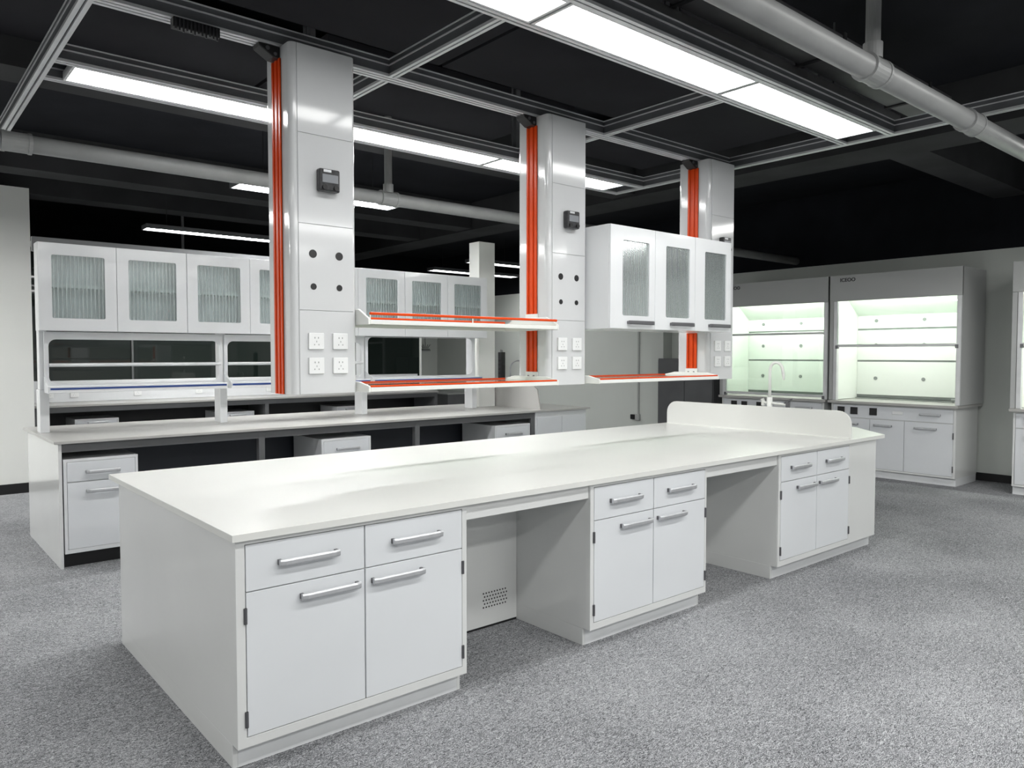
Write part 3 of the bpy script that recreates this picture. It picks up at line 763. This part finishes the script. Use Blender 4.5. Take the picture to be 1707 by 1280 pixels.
MB().box(9.18, 9.83, 12.88, 13.92, .62, .64).build('top_board', 'hood_skin', t)

# ------------------------------------------------------------------ fume hoods on the right wall (fronts face -X)
def text_mesh(body, size, name, parent, loc, rot):
    cu = bpy.data.curves.new(name, 'FONT'); cu.body = body; cu.size = size*1.35; cu.extrude = .0015; cu.align_x = 'LEFT'; cu.offset = size*.02
    tmp = bpy.data.objects.new('tmp', cu); COL.objects.link(tmp)
    me = bpy.data.meshes.new_from_object(tmp.evaluated_get(bpy.context.evaluated_depsgraph_get()))
    bpy.data.objects.remove(tmp); me.materials.clear(); me.materials.append(M['ink'])
    o = bpy.data.objects.new(name, me); COL.objects.link(o); o.parent = parent; o.location = loc; o.rotation_euler = rot
    return o
HX0, HX1 = 9.08, 9.78
def fume_hood(y0, y1, sash, label, lettering=True):
    """y0 is the right hand side seen from the front; sash = height of the bottom of the sash"""
    W = y1-y0
    t = thing('fume_hood', label, 'fume hood', (9.4, (y0+y1)/2, 0), 'fume hoods along the right wall')
    # base cabinet
    f = .012; bx = HX0+.02; a, b = y0+.045, y1-.03
    body = MB().box(bx+f, HX1-.03, a, b, .087, .865)
    g = .003
    MB().box(bx+.03, HX1-.04, a+.001, b-.001, 0, .087).build('plinth', 'white', t)
    body.box(bx, bx+f, a, a+.025, .087, .865).box(bx, bx+f, b-.02, b, .087, .865).box(bx, bx+f, a+.025, b-.02, .087, .107).box(bx, bx+f, a+.025, b-.02, .850, .865)
    body.build('base_body', 'side', t, bevel=.001)
    d = MB().box(bx, bx+f-.002, a+.025+g, b-.02-g, .697+g, .850-g).build('control_panel', 'door', t, bevel=.001)
    full_handle(d, a+.155, a+.375, bx, .783, ax='y')
    for dy, mm in ((.62, 'clear'), (.90, 'b'), (1.13, 'b'), (1.29, 'b')):
        yy = a+dy
        if mm == 'b':
            s = MB().box(bx-.012, bx, yy-.043, yy+.043, .783-.043, .783+.043).build('socket', 'black', d, bevel=.003)
            continue
        MB().box(bx-.008, bx, yy-.06, yy+.06, .765, .80).build('label_holder', 'socket', d, bevel=.003)
    dd = [(a+.025, a+.545), (a+.545, a+.94), (a+.94, b-.02)]
    for k, (u, v) in enumerate(dd):
        p = MB().box(bx, bx+f-.002, u+g, v-g, .107+g, .692-g).build('door', 'door', t, bevel=.001)
        c = (u+v)/2
        full_handle(p, c-.06 if k == 1 else c-.09, c+.145, bx, .625, ax='y')
        if k == 0:
            for z in (.56, .19): hinge(p, u, bx, z, 'y', .07)
    # work surface
    MB().box(HX0-.03, HX1+.01, y0+.01, y1-.002, .868, .900).build('work_surface', 'grey_top', t, bevel=.004)
    # shell: sides, header, roof, back
    MB().box(HX0, HX1, y0, y0+.05, .902, 2.425).build('side_panel', 'hood_skin', t, bevel=.002)
    MB().box(HX0, HX1, y1-.05, y1-.002, .902, 2.425).build('side_panel', 'hood_skin', t, bevel=.002)
    h = MB().box(HX0-.012, HX0+.02, y0, y1-.004, 2.110, 2.425).build('header', 'hood_skin', t, bevel=.003)
    MB().box(HX0+.02, HX1, y0+.05, y1-.05, 2.37, 2.42).box(HX1-.02, HX1, y0+.05, y1-.05, .902, 2.37).build('shell', 'hood_skin', t)
    # liner
    ln = MB().box(HX0+.06, 9.72, y0+.05, y0+.06, .905, 2.36).box(HX0+.06, 9.72, y1-.062, y1-.052, .905, 2.36)
    ln.prism([(9.40, 2.16), (9.70, 1.95), (9.71, 1.96), (9.41, 2.17)], y0+.06, y1-.062, 'y').box(HX0+.10, 9.41, y0+.06, y1-.062, 2.16, 2.17)
    ln.build('liner', 'hood_in', t)
    for (za, zb) in ((.955, 1.370), (1.392, 1.768), (1.790, 1.95)):
        bf = MB().box(9.69, 9.70, y0+.062, y1-.064, za, zb).build('baffle', 'hood_in', t)
        zc = (za+zb)/2 if zb < 1.9 else 1.885
        for yy in (y1-.30, y1-.30-.57):
            MB().cyl((9.684, yy, zc), (9.69, yy, zc), .022, 16).cyl((9.680, yy, zc), (9.684, yy, zc), .010, 10).build('baffle_knob', 'port_grey', bf)
    # shadow-gap strips between the baffles
    MB().box(9.70, 9.705, y0+.06, y1-.062, .92, 1.95).build('gap_strip', 'port_grey', t)
    MB().box(9.62, 9.69, y0+.2, y1-.08, .902, .912).cyl((9.62, y0+.22, .93), (9.62, y0+.28, .93), .014, 12).build('cup_sink', 'port_grey', t)
    # lamp in the hood roof
    MB().box(HX0+.13, HX0+.25, y0+.2, y1-.2, 2.135, 2.158).build('lamp', 'hood_light', t)
    # front posts and sash
    MB().box(HX0-.010, HX0+.045, y0+.004, y0+.05, .902, 2.11).build('front_post', 'alu', t, bevel=.004)
    MB().box(HX0-.010, HX0+.045, y1-.10, y1-.055, .902, 2.11).build('front_post', 'alu', t, bevel=.004)
    s = MB().box(HX0+.012, HX0+.018, y0+.05, y1-.10, sash+.03, 2.14).build('sash', 'sash', t)
    MB().box(HX0-.014, HX0+.022, y0+.03, y1-.085, sash, sash+.032).build('sash_handle', 'alu', s, bevel=.005)
    MB().box(HX0-.02, HX0+.02, y0+.028, y0+.058, sash-.02, sash+.02).box(HX0-.02, HX0+.02, y1-.115, y1-.085, sash-.02, sash+.02).build('sash_clip', 'chrome_dark', s)
    if sash < 1.2: MB().box(HX0-.004, HX0+.024, y0+.05, y1-.10, 1.715, 1.742).build('sash_bar', 'alu', s)
    if lettering: text_mesh('ICEOO', .045, 'lettering', h, (-.3345, W/2-.13, 2.345) , (R(90), 0, R(-90)))
    return t
fume_hood(3.13, 4.62, 1.552, 'lit fume hood nearest the middle right, with half raised sash')
fume_hood(4.64, 6.20, .925, 'lit fume hood with lowered sash, behind the tall white tap')
fume_hood(1.15, 2.66, 1.552, 'fume hood cut off by the right edge of the photo')
